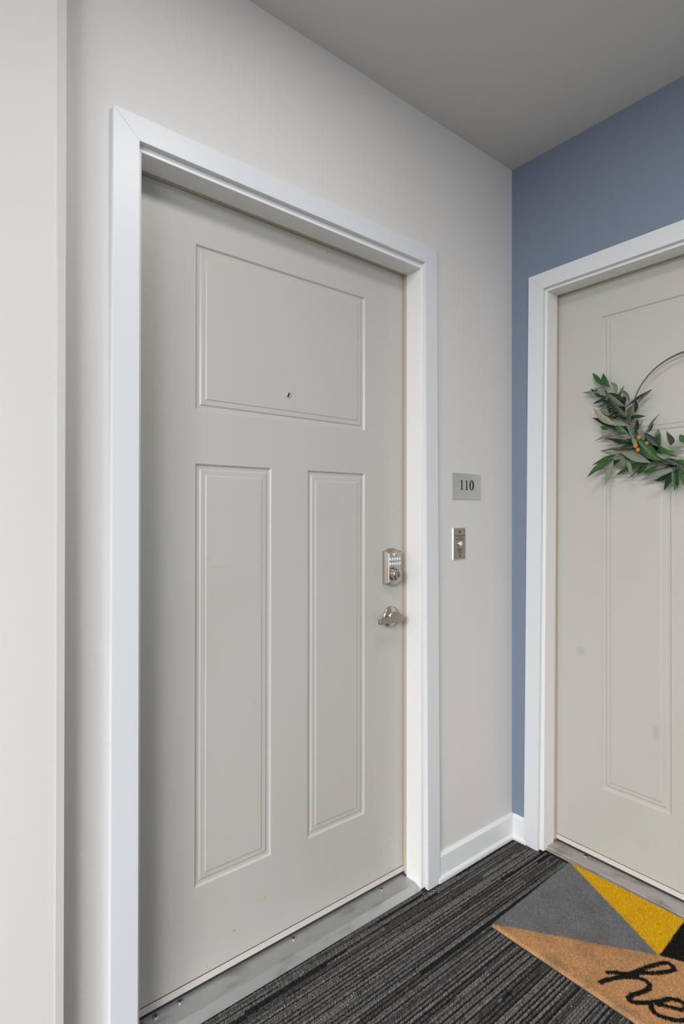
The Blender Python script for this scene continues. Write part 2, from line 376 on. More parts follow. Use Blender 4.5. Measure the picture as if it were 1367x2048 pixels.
# rabbet behind the stop, closing the opening around the leaf
for bx in (((-1.46, 0.068, 0), (-1.445, 0.13, 2.09)), ((-0.495, 0.068, 0), (-0.49, 0.13, 2.08)), ((-1.46, 0.068, 2.088), (-0.49, 0.13, 2.10))):
    MB().box(*bx).build('rabbet', M_trim, d1)
board(P1, [(-0.5112, 0.022), (-0.4955, 0.022), (-0.4955, 2.072), (-0.5132, 2.072)], 0.0695, DP - 0.0016, 'weatherstrip', M_gasket, d1, 0.003)
board(P1, [(-1.4450, 0.022), (-1.4300, 0.022), (-1.4300, 2.084), (-1.4450, 2.084)], 0.0680, DP - 0.0008, 'weatherstrip', M_gasket, d1, 0.003)
board(P1, [(-1.4440, 2.0822), (-0.4960, 2.0706), (-0.4960, 2.0850), (-1.4440, 2.0960)], 0.0695, DP - 0.0018, 'weatherstrip', M_gasket, d1, 0.003)
pan1 = [(-1.2702, -0.6857, 1.5211, 1.9549), (-1.2702, -1.0393, 0.2744, 1.3806), (-0.9121, -0.6857, 0.2744, 1.3806)]
leaf1 = door_leaf(lambda u, d, z: (u, DP + d, z), -1.4440, -0.4960, 0.0395, 2.0865, pan1, 'door_leaf', d1)
MB().box((-1.44, DP - 0.0012, 0.0385), (-0.506, DP + 0.02, 0.0400)).build('sweep_gap', M_rubber, d1)
MB().box((-1.44, DP - 0.0022, 0.0205), (-0.506, DP + 0.03, 0.0385)).build('door_sweep', M_sweep, d1, bevel=0.001)
MB().box((-1.44, DP + 0.001, 0.0105), (-0.506, DP + 0.01, 0.0245)).build('sweep_seal', M_rubber, d1)

# ---- door with the wreath
d2 = empty('door_2', (0.0, -0.62, 0.0), 'greige panel door hung with an olive wreath in blue wall', 'door', kind='structure')
board(P2, [(-0.0628, -0.003), (-0.1213, -0.001), (-0.1445, 2.0844), (-0.0833, 2.1432)], -T, 0, 'casing', M_trim, d2)
board(P2, [(-0.1445, 2.0844), (-1.1180, 2.0870), (-1.1770, 2.1475), (-0.0833, 2.1432)], -T, 0, 'casing', M_trim, d2)
board(P2, [(-1.1180, -0.003), (-1.1770, -0.003), (-1.1770, 2.1475), (-1.1180, 2.0870)], -T, 0, 'casing', M_trim, d2)
board(P2, [(-0.1370, 0.0), (-0.1005, 0.0), (-0.1005, 2.075), (-0.1525, 2.075)], 0, 0.068, 'jamb', M_jamb, d2, 0.0015)
board(P2, [(-1.1080, 0.0), (-1.1300, 0.0), (-1.1300, 2.075), (-1.1080, 2.075)], 0, 0.068, 'jamb', M_jamb, d2, 0.0015)
board(P2, [(-0.1005, 2.0745), (-1.1300, 2.0760), (-1.1300, 2.095), (-0.1005, 2.095)], 0, 0.068, 'jamb', M_jamb, d2, 0.0015)
for bx in (((0.068, -0.1005, 0), (0.13, -0.130, 2.08)), ((0.068, -1.13, 0), (0.13, -1.122, 2.08)), ((0.068, -1.13, 2.084), (0.13, -0.1005, 2.095))):
    MB().box(*bx).build('rabbet', M_trim, d2)
board(P2, [(-0.1310, 0.020), (-0.1400, 0.020), (-0.1505, 2.076), (-0.1310, 2.076)], 0.0695, DP - 0.0016, 'weatherstrip', M_gasket, d2, 0.003)
board(P2, [(-1.1105, 0.020), (-1.1215, 0.020), (-1.1215, 2.076), (-1.1105, 2.076)], 0.0675, DP - 0.0008, 'weatherstrip', M_gasket, d2, 0.003)
board(P2, [(-0.1310, 2.0752), (-1.1215, 2.0768), (-1.1215, 2.086), (-0.1310, 2.086)], 0.0695, DP - 0.0018, 'weatherstrip', M_gasket, d2, 0.003)
pan2 = [(-0.9000, -0.3130, 1.5150, 1.9549), (-0.5415, -0.3130, 0.2744, 1.3806), (-0.9000, -0.6715, 0.2744, 1.3806)]
leaf2 = door_leaf(lambda u, d, z: (DP + d, u, z), -1.1210, -0.1310, 0.0395, 2.083, pan2, 'door_leaf', d2)
MB().box((DP - 0.0012, -1.11, 0.0385), (DP + 0.02, -0.137, 0.0400)).build('sweep_gap', M_rubber, d2)
MB().box((DP - 0.0022, -1.11, 0.0205), (DP + 0.03, -0.137, 0.0385)).build('door_sweep', M_sweep, d2, bevel=0.001)
MB().box((DP + 0.001, -1.11, 0.0105), (DP + 0.01, -0.137, 0.0245)).build('sweep_seal', M_rubber, d2)

# ---- door hardware (parts of door 110)
F = DP
def arch_outline(xa, xb, zb, zt, rise, n=9):
    """rectangle with small shoulders and bowed ends"""
    pts = []
    sh = (xb - xa) * 0.10
    for k in range(n + 1):
        t = k / n; pts.append((xa + sh + (xb - xa - 2 * sh) * t, zb - rise * math.sin(math.pi * t)))
    pts = [(xa, zb)] + pts + [(xb, zb), (xb, zt)]
    for k in range(n + 1):
        t = 1 - k / n; pts.append((xa + sh + (xb - xa - 2 * sh) * t, zt + rise * math.sin(math.pi * t)))
    return pts + [(xa, zt)]
lk = MB()
o0 = arch_outline(-0.6085, -0.5360, 1.0165, 1.1255, 0.0095); cxl, czl = -0.57225, 1.071
rings = []
for dep, s, grow in ((0, 1.0, 0), (0.0115, 1.0, 0), (0.0235, 0.80, 0), (0.0250, 0.76, 0)):
    rings.append([(cxl + (x - cxl) * s, F - dep, czl + (z - czl) * (s * 0.5 + 0.5)) for x, z in o0])
n = len(o0)
for r0, r1 in zip(rings, rings[1:]):
    for k in range(n): lk.add([r0[k], r0[(k + 1) % n], r1[(k + 1) % n], r1[k]], [(0, 1, 2, 3)])
lk.add(rings[-1], [tuple(range(n))]); lk.add(rings[0], [tuple(range(n))[::-1]])
lock = lk.build('keypad_lock', M_nickel, d1, bevel=0.0007); lock['label'] = 'satin nickel keypad deadbolt'
FL = F - 0.025
for r in range(2):
    for c in range(5):
        x = -0.5945 + c * 0.0107; z = 1.0985 - r * 0.0155
        kb = MB().ball((x, FL, z), 0.0044, 12, 8, (0.95, 0.9, 1.25)).build('key_button', M_key, lock)
MB().ball((-0.5738, FL, 1.1135), 0.0095, 16, 8, (1.0, 0.28, 0.55)).build('status_lens', M_lens, lock)
MB().ball((-0.5718, FL - 0.0026, 1.1132), 0.0026, 10, 6, (0.8, 0.25, 1.2)).build('lock_symbol', M_black, lock)
MB().lathe([(0.0225, 0), (0.0222, 0.004), (0.0205, 0.012), (0.0195, 0.0175), (0.0185, 0.0190), (0.0100, 0.0195)], (-0.5760, FL, 1.0490), (0, -1, 0), 36).build('cylinder_collar', M_nickel, lock)
MB().lathe([(0.0098, 0), (0.0098, 0.0012), (0.0092, 0.0018)], (-0.5760, FL - 0.019, 1.0490), (0, -1, 0), 28).build('key_cylinder', M_keyway, lock)
MB().box((-0.5770, FL - 0.0212, 1.0425), (-0.5748, FL - 0.0207, 1.0545)).build('keyway_slot', M_black, lock)

rose = MB().lathe([(0.0362, 0), (0.0362, 0.003), (0.0340, 0.0062), (0.026, 0.0085), (0.0165, 0.0120), (0.0145, 0.020), (0.0135, 0.034)], (-0.5690, F, 0.9020), (0, -1, 0), 40).build('lever_rose', M_nickel, d1)
rose['label'] = 'satin nickel lever handle'
lev = MB()
# lever blade: round at the spindle, tapering to a square tip towards the hinges
top = [(-0.5490, 0.9030)]
pl = []
for k in range(13):
    a = -math.pi / 2 + math.pi * k / 12; pl.append((-0.5640 + 0.0135 * math.cos(a), 0.9035 + 0.0135 * math.sin(a)))
pl += [(-0.6600, 0.9085), (-0.6625, 0.9065), (-0.6625, 0.8945), (-0.6600, 0.8928)]
nP = len(pl)
lev.prism([(x, F - 0.034 - 0.004 * max(0, min(1, (-0.60 - x) / 0.06)), z) for x, z in pl], (0, -0.0125, 0))
lev.build('lever_handle', M_nickel_face, rose, bevel=0.0022, seg=3)

ph = MB().lathe([(0.0078, 0), (0.0078, 0.0012), (0.0066, 0.0026), (0.0050, 0.0028), (0.0040, 0.0012)], (-0.9811, F + 0.0006, 1.5981), (0, -1, 0), 28).build('peephole', M_chrome, d1)
MB().ball((-0.9811, F - 0.0008, 1.5981), 0.0036, 14, 8, (1, 0.35, 1)).build('peephole_lens', M_black, ph)

# the other door carries the same lock and lever on its far stile
TF = Matrix.Translation((0, 0.62, 0)) @ Matrix.Translation((0, -1.6175, 0)) @ Matrix.Rotation(-math.pi / 2, 4, 'Z') @ Matrix.Translation((-0.97, 0, 0))
for src in (lock, rose):
    c = src.copy(); COL.objects.link(c); c.parent = d2; c.matrix_local = TF
    for ch in list(src.children):
        k = ch.copy(); COL.objects.link(k); k.parent = c

# ------------------------------------------------------------------ thresholds
def threshold(name, P, u0, u1, m, label, screws, fr=0.0):
    """ribbed saddle: profile in (depth, z); u along the opening; front edge runs to the carpet"""
    e = empty(name, P((u0 + u1) / 2, 0.03, 0), label, 'threshold')
    prof = [(0.115, 0.001), (0.115, 0.0112)]
    d = 0.112
    while d > 0.026:                                # ridges
        prof += [(d, 0.0118), (d - 0.0026, 0.0118), (d - 0.0030, 0.0110), (d - 0.0040, 0.0110)]; d -= 0.0043
    prof += [(0.022 + fr * 0.25, 0.0114), (0.006 + fr, 0.0052), (-0.0035 + fr, 0.0016), (-0.0040 + fr, 0.0006), (-0.0035 + fr, 0.0002), (0.02 + fr, 0.0002)]
    base = [P(u0, a, z) for a, z in prof]; off = Vector(P(u1, 0, 0)) - Vector(P(u0, 0, 0))
    MB().prism(base, off).build('saddle', m, e)
    for u, a in screws:
        c = Vector(P(u, a, 0.0116))
        s = MB().lathe([(0.0088, 0), (0.0080, 0.0012), (0.0052, 0.0020)], c, (0, 0, 1), 18).build('screw', M_screw, e)
        MB().lathe([(0.0036, 0), (0.0030, 0.0002)], c + Vector((0, 0, 0.0019)), (0, 0, 1), 12).build('screw_socket', M_darkhole, s)
    return e
threshold('door_threshold', P1, -1.4402, -0.5118, M_alu, 'ribbed grey aluminium threshold under door 110', [(-1.3123, 0.0740), (-0.9693, 0.0715), (-0.6222, 0.0700), (-1.376, 0.071), (-1.412, 0.069)])
threshold('door_threshold', P2, -1.1075, -0.1375, M_alu2, 'worn brownish aluminium threshold under the wreathed door', [(-0.2575, 0.0760), (-0.62, 0.075), (-0.98, 0.075)], 0.0175)

# ------------------------------------------------------------------ room number plaque
pq = empty('room_sign', (-0.279, 0.0, 1.349), 'brushed steel plaque reading 110 on the grey wall', 'sign')
MB().box((-0.3580, -0.0045, 1.3030), (-0.2005, 0.0, 1.3950)).build('plate', M_steel, pq, bevel=0.0007)
def glyph(polys, x0, z0, sx, sz, y, name, m, parent, th=0.0008):
    mb = MB()
    for quad_ in polys: mb.prism([(x0 + a * sx, y, z0 + b * sz) for a, b in quad_], (0, -th, 0))
    return mb.build(name, m, parent)
one = [[(0.30, 0.06), (0.62, 0.06), (0.62, 1.0), (0.50, 0.98), (0.30, 0.88)], [(0.02, 0.0), (0.92, 0.0), (0.92, 0.035), (0.62, 0.07), (0.30, 0.07), (0.02, 0.035)],
       [(0.02, 0.86), (0.30, 0.86), (0.50, 0.98), (0.62, 1.0), (0.45, 0.98), (0.02, 0.90)]]
zero = []
for k in range(28):
    a, b = 2 * math.pi * k / 28, 2 * math.pi * (k + 1) / 28
    fo = lambda t: (0.5 + 0.5 * math.cos(t), 0.5 + 0.53 * math.sin(t)); fi = lambda t: (0.5 + 0.21 * math.cos(t) * 1.0 - 0.02, 0.5 + 0.46 * math.sin(t))
    zero.append([fo(a), fo(b), fi(b), fi(a)])
glyph(one, -0.3150, 1.3365, 0.0170, 0.0345, -0.0045, 'digit', M_black, pq)
glyph(one, -0.2880, 1.3365, 0.0170, 0.0345, -0.0045, 'digit', M_black, pq)
glyph(zero, -0.2655, 1.3365, 0.0265, 0.0345, -0.0045, 'digit', M_black, pq)
br = MB()
cells = ["001111", "100000", "100000", "010110"]      # number sign, a, a, j
for ci, cell in enumerate(cells):
    for di, on in enumerate(cell):
        if on == '1':
            br.ball((-0.2905 + ci * 0.0068 + (di // 3) * 0.0028, -0.0045, 1.3230 - (di % 3) * 0.0028), 0.0010, 8, 5)
br.build('braille', M_steel, pq)

# ------------------------------------------------------------------ doorbell plate
bl = empty('doorbell', (-0.320, 0.0, 1.145), 'narrow bronzed steel doorbell plate with white button on grey wall', 'doorbell')
x0, x1, z0, z1 = -0.3560, -0.2850, 1.0870, 1.2015
e = MB(); fr = [(x0, 0, z0), (x1, 0, z0), (x1, 0, z1), (x0, 0, z1)]; bv = 0.0036; yf = -0.0050
fi_ = [(x0 + bv, yf, z0 + bv), (x1 - bv, yf, z0 + bv), (x1 - bv, yf, z1 - bv), (x0 + bv, yf, z1 - bv)]
fm_ = [(x, -0.0016, z) for x, _, z in fr]
for r0, r1 in ((fr, fm_), (fm_, fi_)):
    for k in range(4): e.add([r0[k], r0[(k + 1) % 4], r1[(k + 1) % 4], r1[k]], [(0, 1, 2, 3)])
e.add(fr, [(3, 2, 1, 0)]); e.add(fi_, [(0, 1, 2, 3)])
e.build('bevelled_edge', M_belledge, bl)
MB().box((x0 + bv, yf - 0.0003, z0 + bv), (x1 - bv, yf + 0.001, z1 - bv)).build('face_plate', M_bellplate, bl)
for z in (1.1870, 1.1025):
    MB().lathe([(0.0040, 0), (0.0036, 0.0006), (0.001, 0.0008)], (-0.3190, yf - 0.0002, z), (0, -1, 0), 16).build('screw', M_darkhole, bl)
MB().lathe([(0.0105, 0), (0.0105, 0.0015), (0.0090, 0.0035), (0.0080, 0.0040)], (-0.3195, yf, 1.1445), (0, -1, 0), 28).build('button_ring', M_chrome, bl)
MB().lathe([(0.0082, 0), (0.0082, 0.0030), (0.0072, 0.0046), (0.003, 0.0052)], (-0.3195, yf - 0.003, 1.1445), (0, -1, 0), 28).build('button', M_button, bl)
def line_text(s, x, z, size, parent, name):
    cu = bpy.data.curves.new('t', 'FONT'); cu.body = s; cu.size = size; cu.align_x = 'CENTER'; cu.extrude = 0.0001
    t = bpy.data.objects.new('t', cu); COL.objects.link(t); bpy.context.view_layer.update()
    me = bpy.data.meshes.new_from_object(t.evaluated_get(bpy.context.evaluated_depsgraph_get()))
    bpy.data.objects.remove(t)
    me.materials.clear(); me.materials.append(M_black)
    o = bpy.data.objects.new(name, me); COL.objects.link(o); o.parent = parent
    o.location = Vector((x, yf - 0.0005, z)) - world_loc(parent); o.rotation_euler = (math.pi / 2, 0, 0)
    return o
for s, z, sz in (('Audio Visual Door Bell', 1.1715, 0.0058), ('for the', 1.1655, 0.0058), ('Hearing Impaired', 1.1590, 0.0058), ('Press Button', 1.1240, 0.0058), ('Hold for', 1.1180, 0.0058), ('3 Seconds', 1.1120, 0.0058)):
    line_text(s, -0.3190, z, sz, bl, 'lettering')

# ------------------------------------------------------------------ doormat
MAT_TL = np.array((0.0004, -0.2356)); MAT_BL = np.array((-0.4697, -0.2501)); MAT_TM = np.array((0.0105, -0.6100)); MAT_C = np.array((-0.2055, -0.6193))
MAT_BM = np.array((-0.4645, -0.6236)); MAT_TR = np.array((0.0118, -0.9850)); MAT_BR = np.array((-0.4590, -0.9970))
mt = empty('doormat', (-0.22, -0.62, 0.0), 'coir doormat with grey, yellow and black triangles and cursive lettering', 'doormat')
def mpos(a, b):                                     # a 0..1 from bottom to top, b 0..1 left to right
    A = MAT_BL + (MAT_TL - MAT_BL) * a; B = MAT_BR + (MAT_TR - MAT_BR) * a
    return A + (B - A) * b
def side(p, a, b): return (b[0] - a[0]) * (p[:, 1] - a[1]) - (b[1] - a[1]) * (p[:, 0] - a[0])
def in_tri(p, a, b, c):
    s0, s1, s2 = side(p, a, b), side(p, b, c), side(p, c, a)
    return ((s0 >= 0) & (s1 >= 0) & (s2 >= 0)) | ((s0 <= 0) & (s1 <= 0) & (s2 <= 0))
STROKES = [
 [(-0.4217,-0.5616),(-0.4056,-0.5667),(-0.3853,-0.5751),(-0.3658,-0.586),(-0.3488,-0.598),(-0.3284,-0.6165),(-0.3226,-0.6314),(-0.3276,-0.6459),(-0.3435,-0.6497),(-0.3586,-0.6467),(-0.3796,-0.6387),(-0.3992,-0.6304),(-0.4138,-0.6303),(-0.4192,-0.6374),(-0.4111,-0.6487),(-0.3948,-0.662),(-0.3764,-0.6744),(-0.3605,-0.6842),(-0.3325,-0.6966),(-0.3193,-0.7129),(-0.3200,-0.7273),(-0.3371,-0.7350)],
 [(-0.3743,-0.5586),(-0.3559,-0.5733),(-0.3469,-0.5852),(-0.3291,-0.6011),(-0.3066,-0.6149),(-0.2746,-0.6404),(-0.246,-0.6577),(-0.2234,-0.6661),(-0.2141,-0.6588),(-0.2126,-0.6467),(-0.2256,-0.6363),(-0.2489,-0.626),(-0.2816,-0.6141),(-0.3104,-0.6047),(-0.3354,-0.596),(-0.3602,-0.5873),(-0.3838,-0.5764)],
 [(-0.3733,-0.684),(-0.3642,-0.6982),(-0.357,-0.7095),(-0.348,-0.7236),(-0.3371,-0.735)],
 [(-0.3844,-0.6722),(-0.3991,-0.6801),(-0.4067,-0.6904),(-0.4051,-0.7038),(-0.393,-0.7232),(-0.3760,-0.7420),(-0.3300,-0.7600),(-0.2600,-0.7850),(-0.2200,-0.7950),(-0.2100,-0.7850),(-0.2350,-0.7760),(-0.3300,-0.7700),(-0.3900,-0.7750),(-0.4050,-0.7870),(-0.3900,-0.8000),(-0.3300,-0.8150),(-0.2300,-0.8400),(-0.2100,-0.8330),(-0.2300,-0.8240),(-0.3300,-0.8190),(-0.3950,-0.8260),(-0.4050,-0.8400),(-0.3900,-0.8550),(-0.3500,-0.8650),(-0.3250,-0.8850),(-0.3400,-0.9050),(-0.3750,-0.9000),(-0.3950,-0.8800),(-0.3750,-0.8620),(-0.3400,-0.8660)]]
def stroke_dist(p):
    best = np.full(len(p), 9.0)
    for s in STROKES:
        for a, b in zip(s, s[1:]):
            a = np.array(a); b = np.array(b); ab = b - a; t = np.clip(((p - a) @ ab) / (ab @ ab), 0, 1)
            best = np.minimum(best, np.hypot(*(p - (a + t[:, None] * ab)).T))
    return best
C_COIR, C_GREY, C_YEL, C_BLK = np.array((0.60, 0.335, 0.152)), np.array((0.215, 0.218, 0.228)), np.array((0.80, 0.475, 0.010)), np.array((0.012, 0.011, 0.010))
def mat_colour(p):
    c = np.tile(C_COIR, (len(p), 1))
    c[in_tri(p, MAT_TL, MAT_BL, MAT_C)] = C_GREY
    c[in_tri(p, MAT_TL, MAT_TM, MAT_C)] = C_YEL
    c[in_tri(p, MAT_TM, MAT_TR, MAT_C)] = C_BLK
    # trodden-in brown dirt, heaviest in the middle of the grey field and along the near edge
    n = sum(np.sin(p[:, 0] * fx + p[:, 1] * fy + ph) for fx, fy, ph in ((31, 17, 0.4), (-23, 41, 1.9), (57, -38, 3.1), (12, 66, 5.0), (83, 29, 2.2))) / 5
    d = np.clip(0.30 + 0.75 * n, 0, 1) * 0.55
    near = np.clip((-0.425 - p[:, 0]) / 0.04, 0, 1)
    dirt = np.clip(d * np.exp(-(((p[:, 0] + 0.27) / 0.16) ** 2 + ((p[:, 1] + 0.45) / 0.16) ** 2)) + near * np.clip(0.35 + n, 0, 1) * 0.6, 0, 0.8)
    c = c * (1 - dirt[:, None]) + np.array((0.15, 0.105, 0.075)) * dirt[:, None]
    c[stroke_dist(p) < 0.0069] = C_BLK
    return c
mb = MB(); cs = [mpos(0, 0), mpos(0, 1), mpos(1, 1), mpos(1, 0)]
def lift(x): return 0.0030 * np.clip((x + 0.004) / 0.016, 0, 1)      # its top edge curls a little at the nose of the threshold
bv_ = [0, 0.25, 0.5, 0.75, 1]; av_ = [0, 0.90, 0.96, 0.98, 1]
gv = [[(*mpos(a_, b_), 0.0004 + float(lift(mpos(a_, b_)[0]))) for b_ in bv_] for a_ in av_]
bvs = [p for row in gv for p in row]; nn = len(bvs); bvs = bvs + [(x, y, z + 0.0030) for x, y, z in bvs]; bfs = []
for i in range(4):
    for j in range(4):
        q = (i * 5 + j, i * 5 + j + 1, (i + 1) * 5 + j + 1, (i + 1) * 5 + j); bfs += [q[::-1], tuple(k + nn for k in q)]
loop = [j for j in range(5)] + [i * 5 + 4 for i in range(1, 5)] + [20 + j for j in (3, 2, 1, 0)] + [i * 5 for i in (3, 2, 1)]
for a_, b_ in zip(loop, loop[1:] + loop[:1]): bfs.append((a_, b_, b_ + nn, a_ + nn))
MB().add(bvs, bfs).build('mat_backing', M_matback, mt)
# the coir body: a fine grid with soft rolled edges, coloured by the printed pattern
GA, GB = 150, 240
a = np.linspace(0, 1, GA); b = np.linspace(0, 1, GB); A_, B_ = np.meshgrid(a, b, indexing='ij')
A_, B_ = A_.ravel(), B_.ravel()
xy = (MAT_BL[None] + (MAT_TL - MAT_BL)[None] * A_[:, None]) * (1 - B_)[:, None] + (MAT_BR[None] + (MAT_TR - MAT_BR)[None] * A_[:, None]) * B_[:, None]
edge = np.minimum.reduce([A_, 1 - A_, B_ * 1.55, (1 - B_) * 1.55])
z = 0.0032 + 0.0085 * np.clip(edge / 0.012, 0, 1) ** 0.5 + rng.normal(0, 0.0006, len(A_)) + lift(xy[:, 0])
ti = mat_colour(xy) * 0.80 * (1 + rng.normal(0, 0.10, len(A_)))[:, None]
ii, jj = np.meshgrid(np.arange(GA - 1), np.arange(GB - 1), indexing='ij'); k = (ii * GB + jj).ravel()
FF = np.stack([k, k + 1, k + GB + 1, k + GB], 1).ravel()
V = np.c_[xy, z] - np.array((-0.22, -0.62, 0.0))
o = bpy.data.objects.new('coir_body', raw_mesh('coir_body', V, FF, 4, M_coir, np.clip(ti, 0.004, 1))); COL.objects.link(o); o.parent = mt
# loose fibre ends standing out of it
nb = 120000
fa, fb = rng.random(nb), rng.random(nb)
fxy = (MAT_BL + (MAT_TL - MAT_BL) * fa[:, None]) * (1 - fb)[:, None] + (MAT_BR + (MAT_TR - MAT_BR) * fa[:, None]) * fb[:, None]
fc = mat_colour(fxy + rng.normal(0, 0.0009, (nb, 2)))
fe = np.minimum.reduce([fa, 1 - fa, fb * 1.55, (1 - fb) * 1.55])
fz = 0.0028 + 0.0085 * np.clip(fe / 0.012, 0, 1) ** 0.5 + lift(fxy[:, 0])
ang = rng.random(nb) * 2 * np.pi; w2 = 0.00055; ln = rng.uniform(0.002, 0.0050, nb)
tilt = rng.normal(0, 0.0022, (nb, 2))
V = np.stack([np.c_[fxy[:, 0] - np.cos(ang) * w2, fxy[:, 1] - np.sin(ang) * w2, fz], np.c_[fxy[:, 0] + np.cos(ang) * w2, fxy[:, 1] + np.sin(ang) * w2, fz],
              np.c_[fxy + tilt, fz + ln]], 1).reshape(-1, 3) - np.array((-0.22, -0.62, 0.0))
lum = np.clip(1 + rng.normal(0, 0.26, nb), 0.35, 1.9)
fc = fc * lum[:, None]
stray = rng.random(nb) < 0.012; fc[stray] = fc[stray] * 0.3 + np.array((0.30, 0.22, 0.15)) * 0.7
o = bpy.data.objects.new('coir_fibres', raw_mesh('coir_fibres', V, np.arange(nb * 3), 3, M_coir, np.repeat(np.clip(fc, 0.004, 1), 3, 0))); COL.objects.link(o); o.parent = mt
tag(o, kind='stuff')

# ------------------------------------------------------------------ wreath
wr = empty('olive_wreath', (0.060, -0.6155, 1.5783), 'brass hoop wreath with olive leaves hanging on the right door', 'wreath')
WO = Vector(wr.location)
hp = [(0.0585, -0.6155 + 0.1863 * math.cos(t), 1.5783 + 0.1863 * math.sin(t)) for t in [2 * math.pi * k / 72 for k in range(72)]]
MB().tube(hp, 0.0020, 8, True).build('hoop', M_hoop, wr)
MB().tube([(x - 0.0036, y + 0.0008 * 0, z - 0.0032) for x, y, z in hp], 0.0015, 8, True).build('hoop_wire', M_hoop, wr)
stem = [(0.0554,-0.347,1.676),(0.0554,-0.3829,1.6222),(0.0554,-0.4178,1.5759),(0.0554,-0.4405,1.5001),(0.0554,-0.4955,1.4433),(0.0554,-0.548,1.4196),(0.0554,-0.5901,1.4056),(0.0554,-0.66,1.405),(0.0554,-0.73,1.425)]
MB().tube(stem, [0.0012, 0.002, 0.003, 0.0035, 0.0035, 0.0035, 0.003, 0.0025, 0.0015], 7).build('twig', M_stem, wr)
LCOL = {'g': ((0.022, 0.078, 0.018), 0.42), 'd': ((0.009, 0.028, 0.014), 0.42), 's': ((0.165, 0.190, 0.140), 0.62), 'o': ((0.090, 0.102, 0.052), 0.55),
        'y': ((0.115, 0.128, 0.125), 0.6), 'p': ((0.245, 0.250, 0.170), 0.6)}
RIB = {'g': (0.13, 0.22, 0.08), 'd': (0.07, 0.13, 0.06), 's': (0.30, 0.33, 0.25), 'o': (0.22, 0.23, 0.13), 'y': (0.24, 0.25, 0.24), 'p': (0.38, 0.38, 0.28)}
LM = {}
for kk, (c, rg) in LCOL.items():
    m = mat('olive_leaf_' + {'g': 'green', 'd': 'dark', 's': 'sage', 'o': 'olive', 'y': 'grey', 'p': 'pale'}[kk], c, rg, spec=0.35)
    # paler midrib down the middle of the blade, mottling across it
    tc = N(m, 'ShaderNodeTexCoord'); sp = N(m, 'ShaderNodeSeparateXYZ'); LK(m, tc, 'Object', sp, 'Vector')
    ab = N(m, 'ShaderNodeMath', operation='ABSOLUTE'); LK(m, sp, 'Y', ab, 0)
    mr = N(m, 'ShaderNodeMapRange'); mr.inputs['From Min'].default_value = 0.05; mr.inputs['From Max'].default_value = 0.01; mr.inputs['To Max'].default_value = 0.7; LK(m, ab, 0, mr, 'Value')
    mx = N(m, 'ShaderNodeMix', data_type='RGBA'); mx.inputs[6].default_value = (*c, 1); mx.inputs[7].default_value = (*RIB[kk], 1)
    LK(m, mr, 0, mx, 0); m.node_tree.links.new(mx.outputs[2], BS(m).inputs['Base Color'])
    speckle(m, tuple(v * 1.5 for v in c), 90, 0.45, 0.7, 0.5, detail=3)
    LM[kk] = m
def leaf_mesh(kk, var):
    """blade of unit length along x and unit width, creased along the rib, bent sideways and outward"""
    n = 12; vs = []; fs = []
    sideb = (0.0, 0.35, -0.35)[var]; out = (0.10, 0.16, 0.05)[var]
    for i in range(n + 1):
        t = i / n; w = 0.5 * math.sin(math.pi * t ** 0.92) ** 1.05 if 0 < t < 1 else (0.05 if t == 0 else 0.0)
        yb = sideb * math.sin(math.pi * t); zb = out * math.sin(math.pi * t) * 0.35
        for s in (-1, -0.5, 0, 0.5, 1):
            vs.append((t, yb + s * w, zb + abs(s) * 0.03 * (1 if var != 1 else -0.7)))
    for i in range(n):
        for j in range(4): fs.append((i * 5 + j, i * 5 + j + 1, (i + 1) * 5 + j + 1, (i + 1) * 5 + j))
    mb = MB().add(vs, fs, True); me = mb.mesh('leaf', LM[kk]); return me
LMESH = {(kk, v): leaf_mesh(kk, v) for kk in LCOL for v in range(3)}

